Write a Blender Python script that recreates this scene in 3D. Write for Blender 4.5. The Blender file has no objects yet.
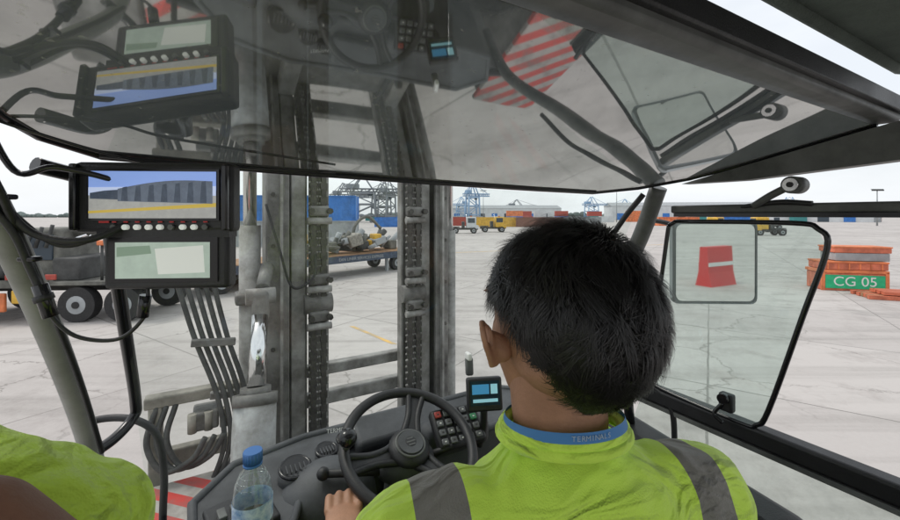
import bpy, bmesh, math, random
from mathutils import Vector, Matrix, Euler, noise
random.seed(3)
scn = bpy.context.scene
R = math.radians
G = -3.2            # ground level; the driver's-eye origin is 3.2 m above it

# ------------------------------------------------------------------ materials
def nt(mat):
    mat.use_nodes = True
    return mat.node_tree, mat.node_tree.nodes, mat.node_tree.links

def M(name, col, rough=.5, metal=0., var=0., scale=5., bump=0., bscale=60., emit=0., coat=0., dirt=None, spec=.5):
    m = bpy.data.materials.new(name)
    t, n, l = nt(m)
    p = n['Principled BSDF']
    c = (*col, 1)
    p.inputs['Base Color'].default_value = c
    p.inputs['Roughness'].default_value = rough
    p.inputs['Metallic'].default_value = metal
    p.inputs['Specular IOR Level'].default_value = spec
    if coat: p.inputs['Coat Weight'].default_value = coat
    if emit:
        p.inputs['Emission Color'].default_value = c
        p.inputs['Emission Strength'].default_value = emit
    tc = n.new('ShaderNodeTexCoord')
    if var:
        ns = n.new('ShaderNodeTexNoise'); ns.inputs['Scale'].default_value = scale
        ns.inputs['Detail'].default_value = 8; ns.inputs['Roughness'].default_value = .65
        l.new(tc.outputs['Object'], ns.inputs['Vector'])
        r = n.new('ShaderNodeValToRGB')
        r.color_ramp.elements[0].position = .35; r.color_ramp.elements[1].position = .68
        d = dirt if dirt else tuple(max(0, x*(1-var)) for x in col)
        r.color_ramp.elements[0].color = (*d, 1)
        r.color_ramp.elements[1].color = (*[min(1, x*(1+var*.5)) for x in col], 1)
        l.new(ns.outputs['Fac'], r.inputs['Fac']); l.new(r.outputs['Color'], p.inputs['Base Color'])
        mr = n.new('ShaderNodeMapRange')
        mr.inputs['To Min'].default_value = min(1, rough*1.3); mr.inputs['To Max'].default_value = rough*.8
        l.new(ns.outputs['Fac'], mr.inputs['Value']); l.new(mr.outputs['Result'], p.inputs['Roughness'])
    if bump:
        nb = n.new('ShaderNodeTexNoise'); nb.inputs['Scale'].default_value = bscale
        nb.inputs['Detail'].default_value = 4
        l.new(tc.outputs['Object'], nb.inputs['Vector'])
        b = n.new('ShaderNodeBump'); b.inputs['Strength'].default_value = bump; b.inputs['Distance'].default_value = .01
        l.new(nb.outputs['Fac'], b.inputs['Height']); l.new(b.outputs['Normal'], p.inputs['Normal'])
    return m

def glass(name, tint, dust=.03, refl=1.0):
    m = bpy.data.materials.new(name)
    t, n, l = nt(m)
    n.remove(n['Principled BSDF'])
    out = n['Material Output']
    tr = n.new('ShaderNodeBsdfTransparent'); tr.inputs['Color'].default_value = (*tint, 1)
    gl = n.new('ShaderNodeBsdfGlossy'); gl.inputs['Roughness'].default_value = .015
    df = n.new('ShaderNodeBsdfDiffuse'); df.inputs['Color'].default_value = (.66, .68, .64, 1)
    lw = n.new('ShaderNodeLayerWeight'); lw.inputs['Blend'].default_value = .5
    pw = n.new('ShaderNodeMath'); pw.operation = 'POWER'; pw.inputs[1].default_value = 5
    l.new(lw.outputs['Facing'], pw.inputs[0])
    mu = n.new('ShaderNodeMath'); mu.operation = 'MULTIPLY_ADD'; mu.inputs[1].default_value = .9*refl; mu.inputs[2].default_value = .06*refl
    l.new(pw.outputs[0], mu.inputs[0])
    mx = n.new('ShaderNodeMixShader'); l.new(mu.outputs[0], mx.inputs[0])
    l.new(tr.outputs[0], mx.inputs[1]); l.new(gl.outputs[0], mx.inputs[2])
    tc = n.new('ShaderNodeTexCoord'); ns = n.new('ShaderNodeTexNoise')
    ns.inputs['Scale'].default_value = 7; ns.inputs['Detail'].default_value = 9; ns.inputs['Roughness'].default_value = .7
    l.new(tc.outputs['Object'], ns.inputs['Vector'])
    mr = n.new('ShaderNodeMapRange'); mr.inputs['From Min'].default_value = .4; mr.inputs['From Max'].default_value = .8
    mr.inputs['To Min'].default_value = dust*.5; mr.inputs['To Max'].default_value = dust*2.6
    l.new(ns.outputs['Fac'], mr.inputs['Value'])
    m2 = n.new('ShaderNodeMixShader'); l.new(mr.outputs[0], m2.inputs[0])
    l.new(mx.outputs[0], m2.inputs[1]); l.new(df.outputs[0], m2.inputs[2])
    l.new(m2.outputs[0], out.inputs['Surface'])
    return m

BLK = M('black_plastic', (.02, .02, .022), .45, var=.4, scale=12, bump=.15, bscale=400)
BLKG = M('black_gloss', (.012, .012, .014), .2)
RUB = M('rubber', (.02, .02, .021), .6, var=.3, scale=20)
HOSE = M('hose_rubber_dusty', (.07, .07, .068), .6, var=.6, scale=14)
DASH = M('dash_plastic', (.07, .074, .080), .5, var=.4, scale=9, bump=.2, bscale=600)
FRAME = M('frame_grey', (.13, .135, .13), .45, var=.45, scale=9)
PILL = M('pillar_grey', (.30, .30, .285), .45, var=.3, scale=7)
LINER = M('liner', (.10, .125, .105), .9, var=.4, scale=6, bump=.5, bscale=250)
MAST = M('mast_steel', (.20, .195, .185), .55, var=.6, scale=6, bump=.3, bscale=40, dirt=(.07, .065, .06))
MASTL = M('mast_steel_light', (.33, .325, .31), .5, var=.5, scale=8, dirt=(.14, .13, .12))
GREASE = M('chain_grease', (.075, .07, .064), .45, metal=.3, var=.5, scale=30)
CHROME = M('chrome', (.75, .75, .76), .12, metal=1)
BEIGE = M('steel_dusty', (.3, .28, .24), .7, var=.5, scale=8)
SKIN = M('skin', (.42, .215, .13), .5, var=.18, scale=25, bump=.12, bscale=300)
SKIN2 = M('skin_dark', (.27, .13, .08), .5, var=.2, scale=20, bump=.1, bscale=250)
LIP = M('lip', (.28, .1, .07), .4)
WHT = M('white', (.75, .75, .73), .5)
BLUE = M('blue_lanyard', (.06, .22, .5), .6)
RED = M('red', (.6, .03, .03), .5)
GREEN = M('green_sign', (.02, .45, .2), .5, var=.2)
HAIR = M('hair', (.012, .0105, .010), .4, spec=.5)
GLASS = glass('windshield_glass', (.95, .99, .97), .045, .6)
GLASS_T = glass('tinted_glass', (.78, .90, .86), .10, .8)
GLASS_L = glass('door_glass', (.84, .92, .88), .18, .8)

def mirror_roof():
    m = bpy.data.materials.new('roof_pane'); t, n, l = nt(m); p = n['Principled BSDF']
    p.inputs['Metallic'].default_value = 1
    tc = n.new('ShaderNodeTexCoord'); ns = n.new('ShaderNodeTexNoise')
    ns.inputs['Scale'].default_value = 4; ns.inputs['Detail'].default_value = 10; ns.inputs['Roughness'].default_value = .7
    l.new(tc.outputs['Object'], ns.inputs['Vector'])
    r = n.new('ShaderNodeValToRGB')
    r.color_ramp.elements[0].position = .3; r.color_ramp.elements[0].color = (.38, .385, .38, 1)
    r.color_ramp.elements[1].position = .75; r.color_ramp.elements[1].color = (.56, .565, .55, 1)
    l.new(ns.outputs['Fac'], r.inputs['Fac']); l.new(r.outputs['Color'], p.inputs['Base Color'])
    mr = n.new('ShaderNodeMapRange'); mr.inputs['To Min'].default_value = .01; mr.inputs['To Max'].default_value = .05
    l.new(ns.outputs['Fac'], mr.inputs['Value']); l.new(mr.outputs['Result'], p.inputs['Roughness'])
    n2 = n.new('ShaderNodeTexNoise'); n2.inputs['Scale'].default_value = 3; n2.inputs['Detail'].default_value = 1
    l.new(tc.outputs['Object'], n2.inputs['Vector'])
    b = n.new('ShaderNodeBump'); b.inputs['Strength'].default_value = .13; b.inputs['Distance'].default_value = .02
    l.new(n2.outputs['Fac'], b.inputs['Height']); l.new(b.outputs['Normal'], p.inputs['Normal'])
    # dust film on the polycarbonate, with specks
    df = n.new('ShaderNodeBsdfDiffuse'); df.inputs['Color'].default_value = (.55, .54, .51, 1)
    q = n.new('ShaderNodeMapRange'); q.inputs['From Min'].default_value = .35; q.inputs['From Max'].default_value = .75
    q.inputs['To Min'].default_value = .03; q.inputs['To Max'].default_value = .20; l.new(ns.outputs['Fac'], q.inputs['Value'])
    n4 = n.new('ShaderNodeTexNoise'); n4.inputs['Scale'].default_value = 110; n4.inputs['Detail'].default_value = 3
    l.new(tc.outputs['Object'], n4.inputs['Vector'])
    q4 = n.new('ShaderNodeMapRange'); q4.inputs['From Min'].default_value = .66; q4.inputs['From Max'].default_value = .74
    q4.inputs['To Min'].default_value = 0; q4.inputs['To Max'].default_value = .25; l.new(n4.outputs['Fac'], q4.inputs['Value'])
    ad = n.new('ShaderNodeMath'); ad.operation = 'ADD'; l.new(q.outputs[0], ad.inputs[0]); l.new(q4.outputs[0], ad.inputs[1])
    mx = n.new('ShaderNodeMixShader'); l.new(ad.outputs[0], mx.inputs[0]); l.new(p.outputs[0], mx.inputs[1]); l.new(df.outputs[0], mx.inputs[2])
    tr = n.new('ShaderNodeBsdfTransparent'); tr.inputs['Color'].default_value = (.85, .95, .92, 1)
    m2 = n.new('ShaderNodeMixShader'); m2.inputs[0].default_value = .025; l.new(mx.outputs[0], m2.inputs[1]); l.new(tr.outputs[0], m2.inputs[2])
    l.new(m2.outputs[0], n['Material Output'].inputs['Surface'])
    return m
ROOF = mirror_roof()

def stripes_mat():
    m = bpy.data.materials.new('hazard_stripes'); t, n, l = nt(m); p = n['Principled BSDF']
    tc = n.new('ShaderNodeTexCoord'); sp = n.new('ShaderNodeSeparateXYZ'); l.new(tc.outputs['Object'], sp.inputs[0])
    a = n.new('ShaderNodeMath'); a.operation = 'ADD'; l.new(sp.outputs[0], a.inputs[0]); l.new(sp.outputs[1], a.inputs[1])
    k = n.new('ShaderNodeMath'); k.operation = 'MULTIPLY'; k.inputs[1].default_value = 7.0; l.new(a.outputs[0], k.inputs[0])
    f = n.new('ShaderNodeMath'); f.operation = 'FRACT'; l.new(k.outputs[0], f.inputs[0])
    g = n.new('ShaderNodeMath'); g.operation = 'GREATER_THAN'; g.inputs[1].default_value = .5; l.new(f.outputs[0], g.inputs[0])
    mx = n.new('ShaderNodeMix'); mx.data_type = 'RGBA'; l.new(g.outputs[0], mx.inputs['Factor'])
    mx.inputs['A'].default_value = (.58, .055, .045, 1); mx.inputs['B'].default_value = (.42, .39, .36, 1)
    ns = n.new('ShaderNodeTexNoise'); ns.inputs['Scale'].default_value = 14; ns.inputs['Detail'].default_value = 8
    l.new(tc.outputs['Object'], ns.inputs['Vector'])
    mr = n.new('ShaderNodeMapRange'); mr.inputs['From Min'].default_value = .45; mr.inputs['From Max'].default_value = .72
    mr.inputs['To Max'].default_value = .75; l.new(ns.outputs['Fac'], mr.inputs['Value'])
    m3 = n.new('ShaderNodeMix'); m3.data_type = 'RGBA'; l.new(mr.outputs[0], m3.inputs['Factor'])
    l.new(mx.outputs['Result'], m3.inputs['A']); m3.inputs['B'].default_value = (.17, .14, .13, 1)
    l.new(m3.outputs['Result'], p.inputs['Base Color']); p.inputs['Roughness'].default_value = .6
    return m
STRIPE = stripes_mat()

def shirt_mat(tape=True):
    m = bpy.data.materials.new('hi_vis_shirt'); t, n, l = nt(m); p = n['Principled BSDF']
    tc = n.new('ShaderNodeTexCoord'); sp = n.new('ShaderNodeSeparateXYZ'); l.new(tc.outputs['Object'], sp.inputs[0])
    ns = n.new('ShaderNodeTexNoise'); ns.inputs['Scale'].default_value = 6; ns.inputs['Detail'].default_value = 6
    l.new(tc.outputs['Object'], ns.inputs['Vector'])
    r = n.new('ShaderNodeValToRGB')
    r.color_ramp.elements[0].position = .3; r.color_ramp.elements[0].color = (.60, .88, .08, 1)
    r.color_ramp.elements[1].position = .75; r.color_ramp.elements[1].color = (.68, .95, .11, 1)
    l.new(ns.outputs['Fac'], r.inputs['Fac'])
    ab = n.new('ShaderNodeMath'); ab.operation = 'ABSOLUTE'; l.new(sp.outputs[0], ab.inputs[0])
    cp = n.new('ShaderNodeMath'); cp.operation = 'COMPARE'; cp.inputs[1].default_value = .162; cp.inputs[2].default_value = .027
    l.new(ab.outputs[0], cp.inputs[0])
    mx = n.new('ShaderNodeMix'); mx.data_type = 'RGBA'
    if tape: l.new(cp.outputs[0], mx.inputs['Factor'])
    else: mx.inputs['Factor'].default_value = 0
    l.new(r.outputs['Color'], mx.inputs['A']); mx.inputs['B'].default_value = (.20, .19, .165, 1)
    l.new(mx.outputs['Result'], p.inputs['Base Color'])
    p.inputs['Roughness'].default_value = .75; p.inputs['Sheen Weight'].default_value = .2
    mp = n.new('ShaderNodeMapping'); mp.inputs['Scale'].default_value = (5, 9, 16); mp.inputs['Rotation'].default_value = (.3, .5, .2)
    l.new(tc.outputs['Object'], mp.inputs['Vector'])
    n1 = n.new('ShaderNodeTexNoise'); n1.inputs['Scale'].default_value = 1; n1.inputs['Detail'].default_value = 2.5
    n1.inputs['Distortion'].default_value = 1.4
    l.new(mp.outputs[0], n1.inputs['Vector'])
    b1 = n.new('ShaderNodeBump'); b1.inputs['Strength'].default_value = .95; b1.inputs['Distance'].default_value = .04
    l.new(n1.outputs['Fac'], b1.inputs['Height'])
    n2 = n.new('ShaderNodeTexVoronoi'); n2.inputs['Scale'].default_value = 500
    l.new(tc.outputs['Object'], n2.inputs['Vector'])
    b2 = n.new('ShaderNodeBump'); b2.inputs['Strength'].default_value = .3; b2.inputs['Distance'].default_value = .002
    l.new(n2.outputs['Distance'], b2.inputs['Height']); l.new(b1.outputs['Normal'], b2.inputs['Normal'])
    l.new(b2.outputs['Normal'], p.inputs['Normal'])
    return m
SHIRT = shirt_mat(True); SHIRT2 = shirt_mat(False)

# ------------------------------------------------------------------ mesh kit
def catmull(pts, k=8):
    pts = [Vector(p) for p in pts]
    if len(pts) < 3: return pts
    out = []; P = [2*pts[0]-pts[1]] + pts + [2*pts[-1]-pts[-2]]
    for i in range(1, len(P)-2):
        a, b, c, d = P[i-1:i+3]
        for j in range(k):
            t = j/k
            out.append(.5*((2*b) + (c-a)*t + (2*a-5*b+4*c-d)*t*t + (-a+3*b-3*c+d)*t**3))
    out.append(pts[-1]); return out

class B:
    def __init__(s): s.bm = bmesh.new(); s.m = []
    def mi(s, m):
        if m not in s.m: s.m.append(m)
        return s.m.index(m)
    def box(s, c, d, m, rot=None, bev=0., seg=2):
        x, y, z = [v/2 for v in d]
        Mx = Matrix.Translation(Vector(c)) @ (Euler(rot).to_matrix().to_4x4() if rot else Matrix())
        vs = [s.bm.verts.new(Mx @ Vector((a*x, b*y, e*z))) for a in (-1, 1) for b in (-1, 1) for e in (-1, 1)]
        fs = [(0,1,3,2), (4,6,7,5), (0,4,5,1), (2,3,7,6), (0,2,6,4), (1,5,7,3)]
        F = [s.bm.faces.new([vs[i] for i in f]) for f in fs]
        k = s.mi(m)
        for f in F: f.material_index = k
        if bev:
            E = list({e for f in F for e in f.edges})
            r = bmesh.ops.bevel(s.bm, geom=E, offset=bev, segments=seg, affect='EDGES', profile=.5)
            for f in r['faces']: f.material_index = k; f.smooth = True
    def poly(s, pts, m, smooth=False):
        f = s.bm.faces.new([s.bm.verts.new(Vector(p)) for p in pts]); f.material_index = s.mi(m); f.smooth = smooth
    def prism(s, pts, off, m):
        off = Vector(off); n = len(pts)
        a = [s.bm.verts.new(Vector(p)) for p in pts]; b = [s.bm.verts.new(Vector(p)+off) for p in pts]
        k = s.mi(m)
        for f in [s.bm.faces.new(a), s.bm.faces.new(b[::-1])] + [s.bm.faces.new([a[i], b[i], b[(i+1) % n], a[(i+1) % n]]) for i in range(n)]:
            f.material_index = k
    def tube(s, pts, r, m, seg=10, smooth=True, k=8, closed=False, caps=True):
        P = catmull(pts, k) if smooth else [Vector(p) for p in pts]
        n = len(P); rs = r if isinstance(r, (list, tuple)) else None
        up = None; rings = []
        for i, p in enumerate(P):
            t = (P[min(i+1, n-1)]-P[max(i-1, 0)])
            if closed: t = P[(i+1) % n]-P[(i-1) % n]
            t.normalize()
            if up is None:
                up = t.orthogonal().normalized()
            up = (up - t*up.dot(t)).normalized(); w = t.cross(up)
            rr = r if rs is None else rs[0]+(rs[-1]-rs[0])*i/(n-1)
            rings.append([s.bm.verts.new(p + (up*math.cos(a)+w*math.sin(a))*rr) for a in [2*math.pi*j/seg for j in range(seg)]])
        kk = s.mi(m)
        for i in range(n if closed else n-1):
            A, C = rings[i], rings[(i+1) % n]
            for j in range(seg):
                f = s.bm.faces.new([A[j], A[(j+1) % seg], C[(j+1) % seg], C[j]]); f.smooth = True; f.material_index = kk
        if caps and not closed:
            for q in (rings[0][::-1], rings[-1]):
                f = s.bm.faces.new(q); f.material_index = kk
    def cyl(s, a, b, r, m, seg=20, r2=None):
        s.tube([a, b], [r, r2 if r2 is not None else r], m, seg, smooth=False)
    def sph(s, c, r, m, u=20, v=12, rot=None):
        r = r if isinstance(r, (tuple, list)) else (r, r, r)
        Mx = Matrix.Translation(Vector(c)) @ (Euler(rot).to_matrix().to_4x4() if rot else Matrix()) @ Matrix.Diagonal((*r, 1))
        q = bmesh.ops.create_uvsphere(s.bm, u_segments=u, v_segments=v, radius=1, matrix=Mx); k = s.mi(m)
        for vv in q['verts']:
            for f in vv.link_faces: f.material_index = k; f.smooth = True
    def torus(s, c, Rr, r, m, e1, e2, seg=48, sec=10):
        e1 = Vector(e1).normalized(); e2 = Vector(e2).normalized(); c = Vector(c)
        s.tube([c+(e1*math.cos(2*math.pi*i/seg)+e2*math.sin(2*math.pi*i/seg))*Rr for i in range(seg)], r, m, sec, smooth=False, closed=True)
    def chain(s, keys, m, step=.012):
        for (c0, r0), (c1, r1) in zip(keys, keys[1:]):
            c0, c1 = Vector(c0), Vector(c1); n = max(2, int((c1-c0).length/step))
            for i in range(n+1):
                t = i/n; s.sph(c0.lerp(c1, t), tuple(a+(b-a)*t for a, b in zip(r0, r1)), m, 16, 10)
    def obj(s, name, parent=None):
        bmesh.ops.recalc_face_normals(s.bm, faces=s.bm.faces)
        me = bpy.data.meshes.new(name); s.bm.to_mesh(me); s.bm.free()
        for m in s.m: me.materials.append(m)
        o = bpy.data.objects.new(name, me); scn.collection.objects.link(o)
        if parent: o.parent = parent
        return o

def empty(name, loc=(0, 0, 0), rz=0., rot=None):
    o = bpy.data.objects.new(name, None); o.location = loc; o.rotation_euler = rot or (0, 0, rz)
    o.empty_display_size = .1; scn.collection.objects.link(o); return o

def fuse(o, vox, it=8):
    r = o.modifiers.new('fuse', 'REMESH'); r.mode = 'VOXEL'; r.voxel_size = vox; r.use_smooth_shade = True
    s = o.modifiers.new('soft', 'SMOOTH'); s.iterations = it; s.factor = .6
    return o

def text(body, size, mat, loc, rot, parent, name, ext=.0006, align='CENTER'):
    c = bpy.data.curves.new(name, 'FONT'); c.body = body; c.size = size; c.align_x = align; c.align_y = 'CENTER'; c.extrude = ext
    c.materials.append(mat); o = bpy.data.objects.new(name, c); o.location = loc; o.rotation_euler = rot; o.parent = parent
    scn.collection.objects.link(o); return o

# ================================================================= FORKLIFT
# vehicle axes: x right, y forward, z up; heading 30 degrees left of north
YAW = R(30)
fk = empty('forklift', (0, 0, 0), YAW)
def pz(f): return .08 + (.716-f)*.226          # sloping roof pane height

# --- roof pane
b = B()
out = [(-.2, .27), (-.2, .60), (-.185, .66), (-.14, .716), (.1, .742), (.4, .765), (.7, .782), (.93, .79), (1.05, .73), (1.13, .63), (1.16, .49), (1.16, .27)]
b.poly([(x, f, pz(f)) for x, f in out], ROOF)
b.obj('roof_pane', fk)
b = B()
b.tube([(x, f, pz(f)+.002) for x, f in out[:]], .0065, BLKG, 8, smooth=False)
b.tube([(x, f-.012, pz(f-.012)-.003) for x, f in out[3:8]], .0025, BLK, 6, smooth=False)
b.obj('roof_pane_trim', fk)
# --- roof beams
b = B()
b.box((.48, .262, .203), (1.40, .045, .035), FRAME, bev=.008)
b.box((.48, .236, .214), (1.40, .012, .03), BLK, bev=.003)
b.prism([(1.145, .66, pz(.66)-.004), (1.145, .25, pz(.25)-.004), (1.145, -.55, .30), (1.145, -.55, .12), (1.145, .20, .11), (1.145, .5, .088)], (.04, 0, 0), FRAME)
b.prism([(-.235, .62, pz(.62)), (-.235, .25, pz(.25)), (-.235, -.55, .30), (-.235, -.55, .20), (-.235, .3, .15), (-.235, .55, .08)], (.03, 0, 0), FRAME)
b.box((.48, -.55, .27), (1.40, .06, .10), FRAME, bev=.01)
b.obj('roof_beams', fk)
b = B()
b.box((.48, -.15, .299), (1.40, .79, .03), LINER, bev=.012)
b.tube([(-.2, .24, .285), (.4, .24, .283), (1.14, .235, .281)], .009, LINER, 8)
b.obj('roof_liner', fk)

# --- pillars
b = B()
b.tube([(-.235, .42, .12), (-.225, .56, .07), (-.215, .64, 0.0), (-.2, .78, -.2), (-.195, .91, -.39), (-.195, .97, -.52)], .0155, PILL, 14)
b.tube([(-.205, .42, .11), (-.2, .56, .055), (-.195, .63, -.02), (-.18, .77, -.22), (-.175, .9, -.41)], .004, BLK, 8)
b.tube([(-.19, .66, .06), (-.15, .70, .045), (-.135, .72, .01), (-.135, .76, -.06), (-.137, .86, -.20), (-.14, .975, -.36), (-.145, .985, -.395), (-.17, .95, -.415), (-.21, .90, -.42)], .0095, BLKG, 12)
b.tube([(-.27, 1.16, -.47), (-.234, 1.174, -.46), (-.17, 1.155, -.468), (-.125, 1.142, -.51), (-.111, 1.138, -.60), (-.112, 1.127, -.70), (-.112, 1.12, -.9)], .008, BLK, 10)
b.tube([(1.10, .70, .08), (1.11, .78, -.1), (1.12, .95, -.4), (1.12, 1.12, -.72), (1.12, 1.15, -1.0)], .024, FRAME, 12)
b.tube([(1.06, .72, .06), (1.03, .77, -.02), (1.02, .86, -.16), (1.05, .96, -.36)], .008, BLK, 8)
b.box((1.16, -.45, -.35), (.05, .07, 1.3), FRAME, bev=.01)
b.box((-.22, -.45, -.35), (.05, .07, 1.3), FRAME, bev=.01)
b.box((-.22, .25, -.53), (.04, 1.4, .05), BLK, bev=.01)
b.box((-.225, .2, -.98), (.03, 1.5, .86), FRAME, bev=.01)
b.box((.48, -.47, -1.0), (1.38, .04, .86), FRAME, bev=.01)
b.box((.48, .35, -1.43), (1.42, 1.66, .05), BLK)
b.obj('cab_frame', fk)

# --- windshield
b = B()
top = [(-.135, .716), (.1, .742), (.4, .765), (.7, .782), (.93, .79), (1.08, .73)]
bot = [(-.135, 1.15), (.1, 1.18), (.4, 1.20), (.7, 1.21), (.93, 1.20), (1.12, 1.15)]
for i in range(5):
    (a, c), (d, e) = top[i], top[i+1]; (a2, c2), (d2, e2) = bot[i], bot[i+1]
    b.poly([(a, c, pz(c)-.006), (d, e, pz(e)-.006), (d2, e2, -.75), (a2, c2, -.75)], GLASS, True)
b.obj('windshield', fk)
b = B()
b.tube([(x, f, -.757) for x, f in bot], .014, BLK, 8)
b.box((.5, 1.16, -1.1), (1.26, .03, .66), FRAME, bev=.01)
b.obj('windshield_sill', fk)

# --- right side: rails, window and door
b = B()
b.box((1.14, .14, .016), (.03, 1.08, .022), FRAME, bev=.005)
b.box((1.136, .14, .000), (.024, 1.06, .010), BLKG)
b.box((1.135, .16, -.535), (.045, 1.24, .045), BLK, bev=.008)
b.box((1.14, .16, -.565), (.05, 1.24, .012), FRAME)
b.box((1.14, .16, -.95), (.04, 1.24, .12), BLK, bev=.01)
b.box((1.15, .16, -1.2), (.03, 1.24, .4), FRAME)
b.poly([(1.14, .78, -.56), (1.14, -.42, -.56), (1.14, -.42, -.9), (1.14, .9, -.9)], GLASS_L)
b.tube([(1.12, .79, -.50), (1.12, .68, -.54), (1.12, .66, -.7), (1.12, .62, -.9)], .008, BLK, 8)
b.obj('door', fk)
b = B()
loop = [(.66, -.018), (.40, -.018), (.35, -.03), (.335, -.07), (.375, -.22), (.44, -.46), (.465, -.505), (.50, -.515), (.70, -.508), (.745, -.49), (.745, -.45), (.705, -.2), (.685, -.06), (.68, -.03)]
b.tube([(1.118, f, z) for f, z in loop], .0058, BLKG, 8, closed=False, k=5)
b.tube([(1.118, .68, -.03), (1.118, .66, -.018)], .0058, BLKG, 8, smooth=False)
b.poly([(1.118, f, z) for f, z in loop], GLASS_T)
b.box((1.10, .52, -.468), (.022, .032, .045), BLK, bev=.005)
b.cyl((1.09, .52, -.455), (1.075, .52, -.455), .012, BLKG, 14)
b.tube([(1.09, .525, -.47), (1.08, .54, -.50), (1.08, .52, -.515)], .005, BLKG, 8)
b.obj('sliding_window', fk)
b = B()
b.tube([(1.12, .47, .022), (1.105, .43, .045), (1.10, .39, .066)], .0085, FRAME, 10)
b.tube([(1.13, .50, .02), (1.12, .42, .030), (1.12, .36, .025)], .006, BLK, 8)
b.cyl((1.12, .383, .066), (1.078, .383, .066), .019, FRAME, 22)
b.cyl((1.078, .383, .066), (1.072, .383, .066), .014, CHROME, 20)
b.cyl((1.072, .383, .066), (1.069, .383, .066), .006, BLK, 12)
b.obj('window_stay', fk)

# --- mast
b = B()
zt, zb = 1.3, -2.9; H = zt-zb; zc = (zt+zb)/2
def channel(x0, x1, f0, f1, m, t=.025):
    b.box(((x0+x1)/2, f0+t/2, zc), (x1-x0, t, H), m, bev=.004)
    b.box(((x0+x1)/2, f1-t/2, zc), (x1-x0, t, H), m, bev=.004)
    b.box((x0+t/2 if x0 < .7 else x1-t/2, (f0+f1)/2, zc), (t, f1-f0-2*t-.002, H), m)
channel(.20, .30, 2.10, 2.36, MAST)
channel(.315, .385, 2.15, 2.40, MASTL)
channel(1.115, 1.20, 2.10, 2.36, MAST)
channel(1.045, 1.10, 2.15, 2.40, MASTL)
for x in (.262, 1.15):
    b.box((x, 2.085, zc), (.012, .03, H), MASTL)
b.cyl((.13, 2.17, zb), (.13, 2.17, -.05), .048, MASTL, 24)
b.cyl((.13, 2.17, -.05), (.13, 2.17, zt), .03, CHROME, 20)
b.cyl((1.30, 2.25, zb), (1.30, 2.25, -.10), .035, MASTL, 20)
b.cyl((1.30, 2.25, -.10), (1.30, 2.25, zt), .018, CHROME, 20)
for z in (-.4, -1.1, -1.8):
    b.box((.13, 2.17, z), (.13, .13, .05), MAST, bev=.01)
for z, h in ((-.86, .06), (-1.02, .07), (-1.35, .12), (-2.0, .2)):
    b.box((.7, 2.30, z), (.80, .06, h), MASTL if h < .08 else MAST, bev=.008)
b.box((.7, 2.36, -2.6), (1.5, .08, .3), MAST, bev=.01)
for x in (.225, 1.175):
    for i in range(16):
        b.cyl((x, 2.098, zt-.2-i*.25), (x, 2.088, zt-.2-i*.25), .011, GREASE, 6)
b.obj('mast_rails', fk)
b = B()
for cx in (.445, .985):
    for k, dx in enumerate((-.026, .026)):
        x = cx+dx
        z = zt; i = 0
        while z > -1.9:
            w = .026 if i % 2 else .036
            b.box((x, 2.13, z), (w, .022, .040), GREASE, bev=.003, seg=1)
            b.cyl((x-.024, 2.13, z+.019), (x+.024, 2.13, z+.019), .006, MASTL, 6)
            z -= .036; i += 1
    for z in (.02, -.33, -.52):
        b.box((cx, 2.12, z), (.10, .05, .055), MAST, bev=.012)
        b.cyl((cx-.06, 2.105, z-.05), (cx+.06, 2.105, z-.05), .018, MASTL, 14)
        b.cyl((cx-.045, 2.09, z), (cx-.045, 2.06, z), .016, GREASE, 6); b.cyl((cx+.045, 2.09, z), (cx+.045, 2.06, z), .016, GREASE, 6)
    b.cyl((cx-.07, 2.15, -.46), (cx+.07, 2.15, -.46), .05, MAST, 20)
    b.box((cx, 2.19, zc), (.075, .02, H), MAST)
    b.box((cx-.055, 2.20, zc), (.012, .06, H), MASTL); b.box((cx+.055, 2.20, zc), (.012, .06, H), MASTL)
b.obj('lift_chains', fk)
# tilt cylinder
CYL = M('cylinder_grey', (.36, .37, .37), .4, var=.45, scale=10, dirt=(.18, .17, .16))
b = B()
b.cyl((.10, 1.66, -1.25), (.128, 1.80, -.735), .080, CYL, 32)
b.cyl((.126, 1.79, -.765), (.129, 1.803, -.725), .084, MAST, 32)
b.cyl((.128, 1.80, -.735), (.1295, 1.808, -.70), .058, MAST, 24)
b.cyl((.1295, 1.808, -.70), (.155, 1.93, -.44), .033, CHROME, 20)
b.box((.158, 1.95, -.40), (.07, .06, .13), MAST, bev=.015)
b.cyl((.10, 1.96, -.36), (.22, 1.96, -.36), .035, MASTL, 18)
b.cyl((.17, 1.98, -.33), (.2, 2.1, -.25), .03, MAST, 12)
b.obj('tilt_cylinder', fk)
# hoses
b = B()
for i in range(5):
    o = i*.034
    b.tube([(-.22+o*1.2, 2.16, -.10), (-.16+o, 2.12, -.30), (-.09+o*.9, 2.08, -.55), (-.01+o*.8, 2.03, -.78), (.02+o*.7, 2.0, -.98), (-.02+o*.6, 1.98, -1.12), (-.08+o*.3, 1.96, -1.22)], .0105, HOSE, 10)
    if i < 3:
        b.tube([(-.23+o, 2.1, -.82), (-.26+o, 2.06, -.95), (-.2+o, 2.02, -1.06), (-.1+o, 1.98, -1.02), (-.05+o, 1.98, -.94)], .0115, HOSE, 10)
b.tube([(.19, 2.05, .05), (.24, 2.0, -.15), (.30, 2.0, -.34), (.40, 2.02, -.30), (.42, 2.08, -.2)], .006, RUB, 8)
for z, x, a in ((-.56, -.02, .35), (-.80, .05, .3)):
    b.box((x, 2.045, z), (.17, .03, .03), MAST, rot=(0, a*.3, 0), bev=.004)
b.obj('hydraulic_hoses', fk)
b = B()
b.box((-.09, 2.12, -.80), (.37, .06, .05), BEIGE, bev=.008)
b.box((-.235, 2.12, -1.0), (.05, .06, .36), BEIGE, bev=.008)
b.box((-.07, 2.14, -1.06), (.34, .05, .07), BEIGE, bev=.008)
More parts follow.
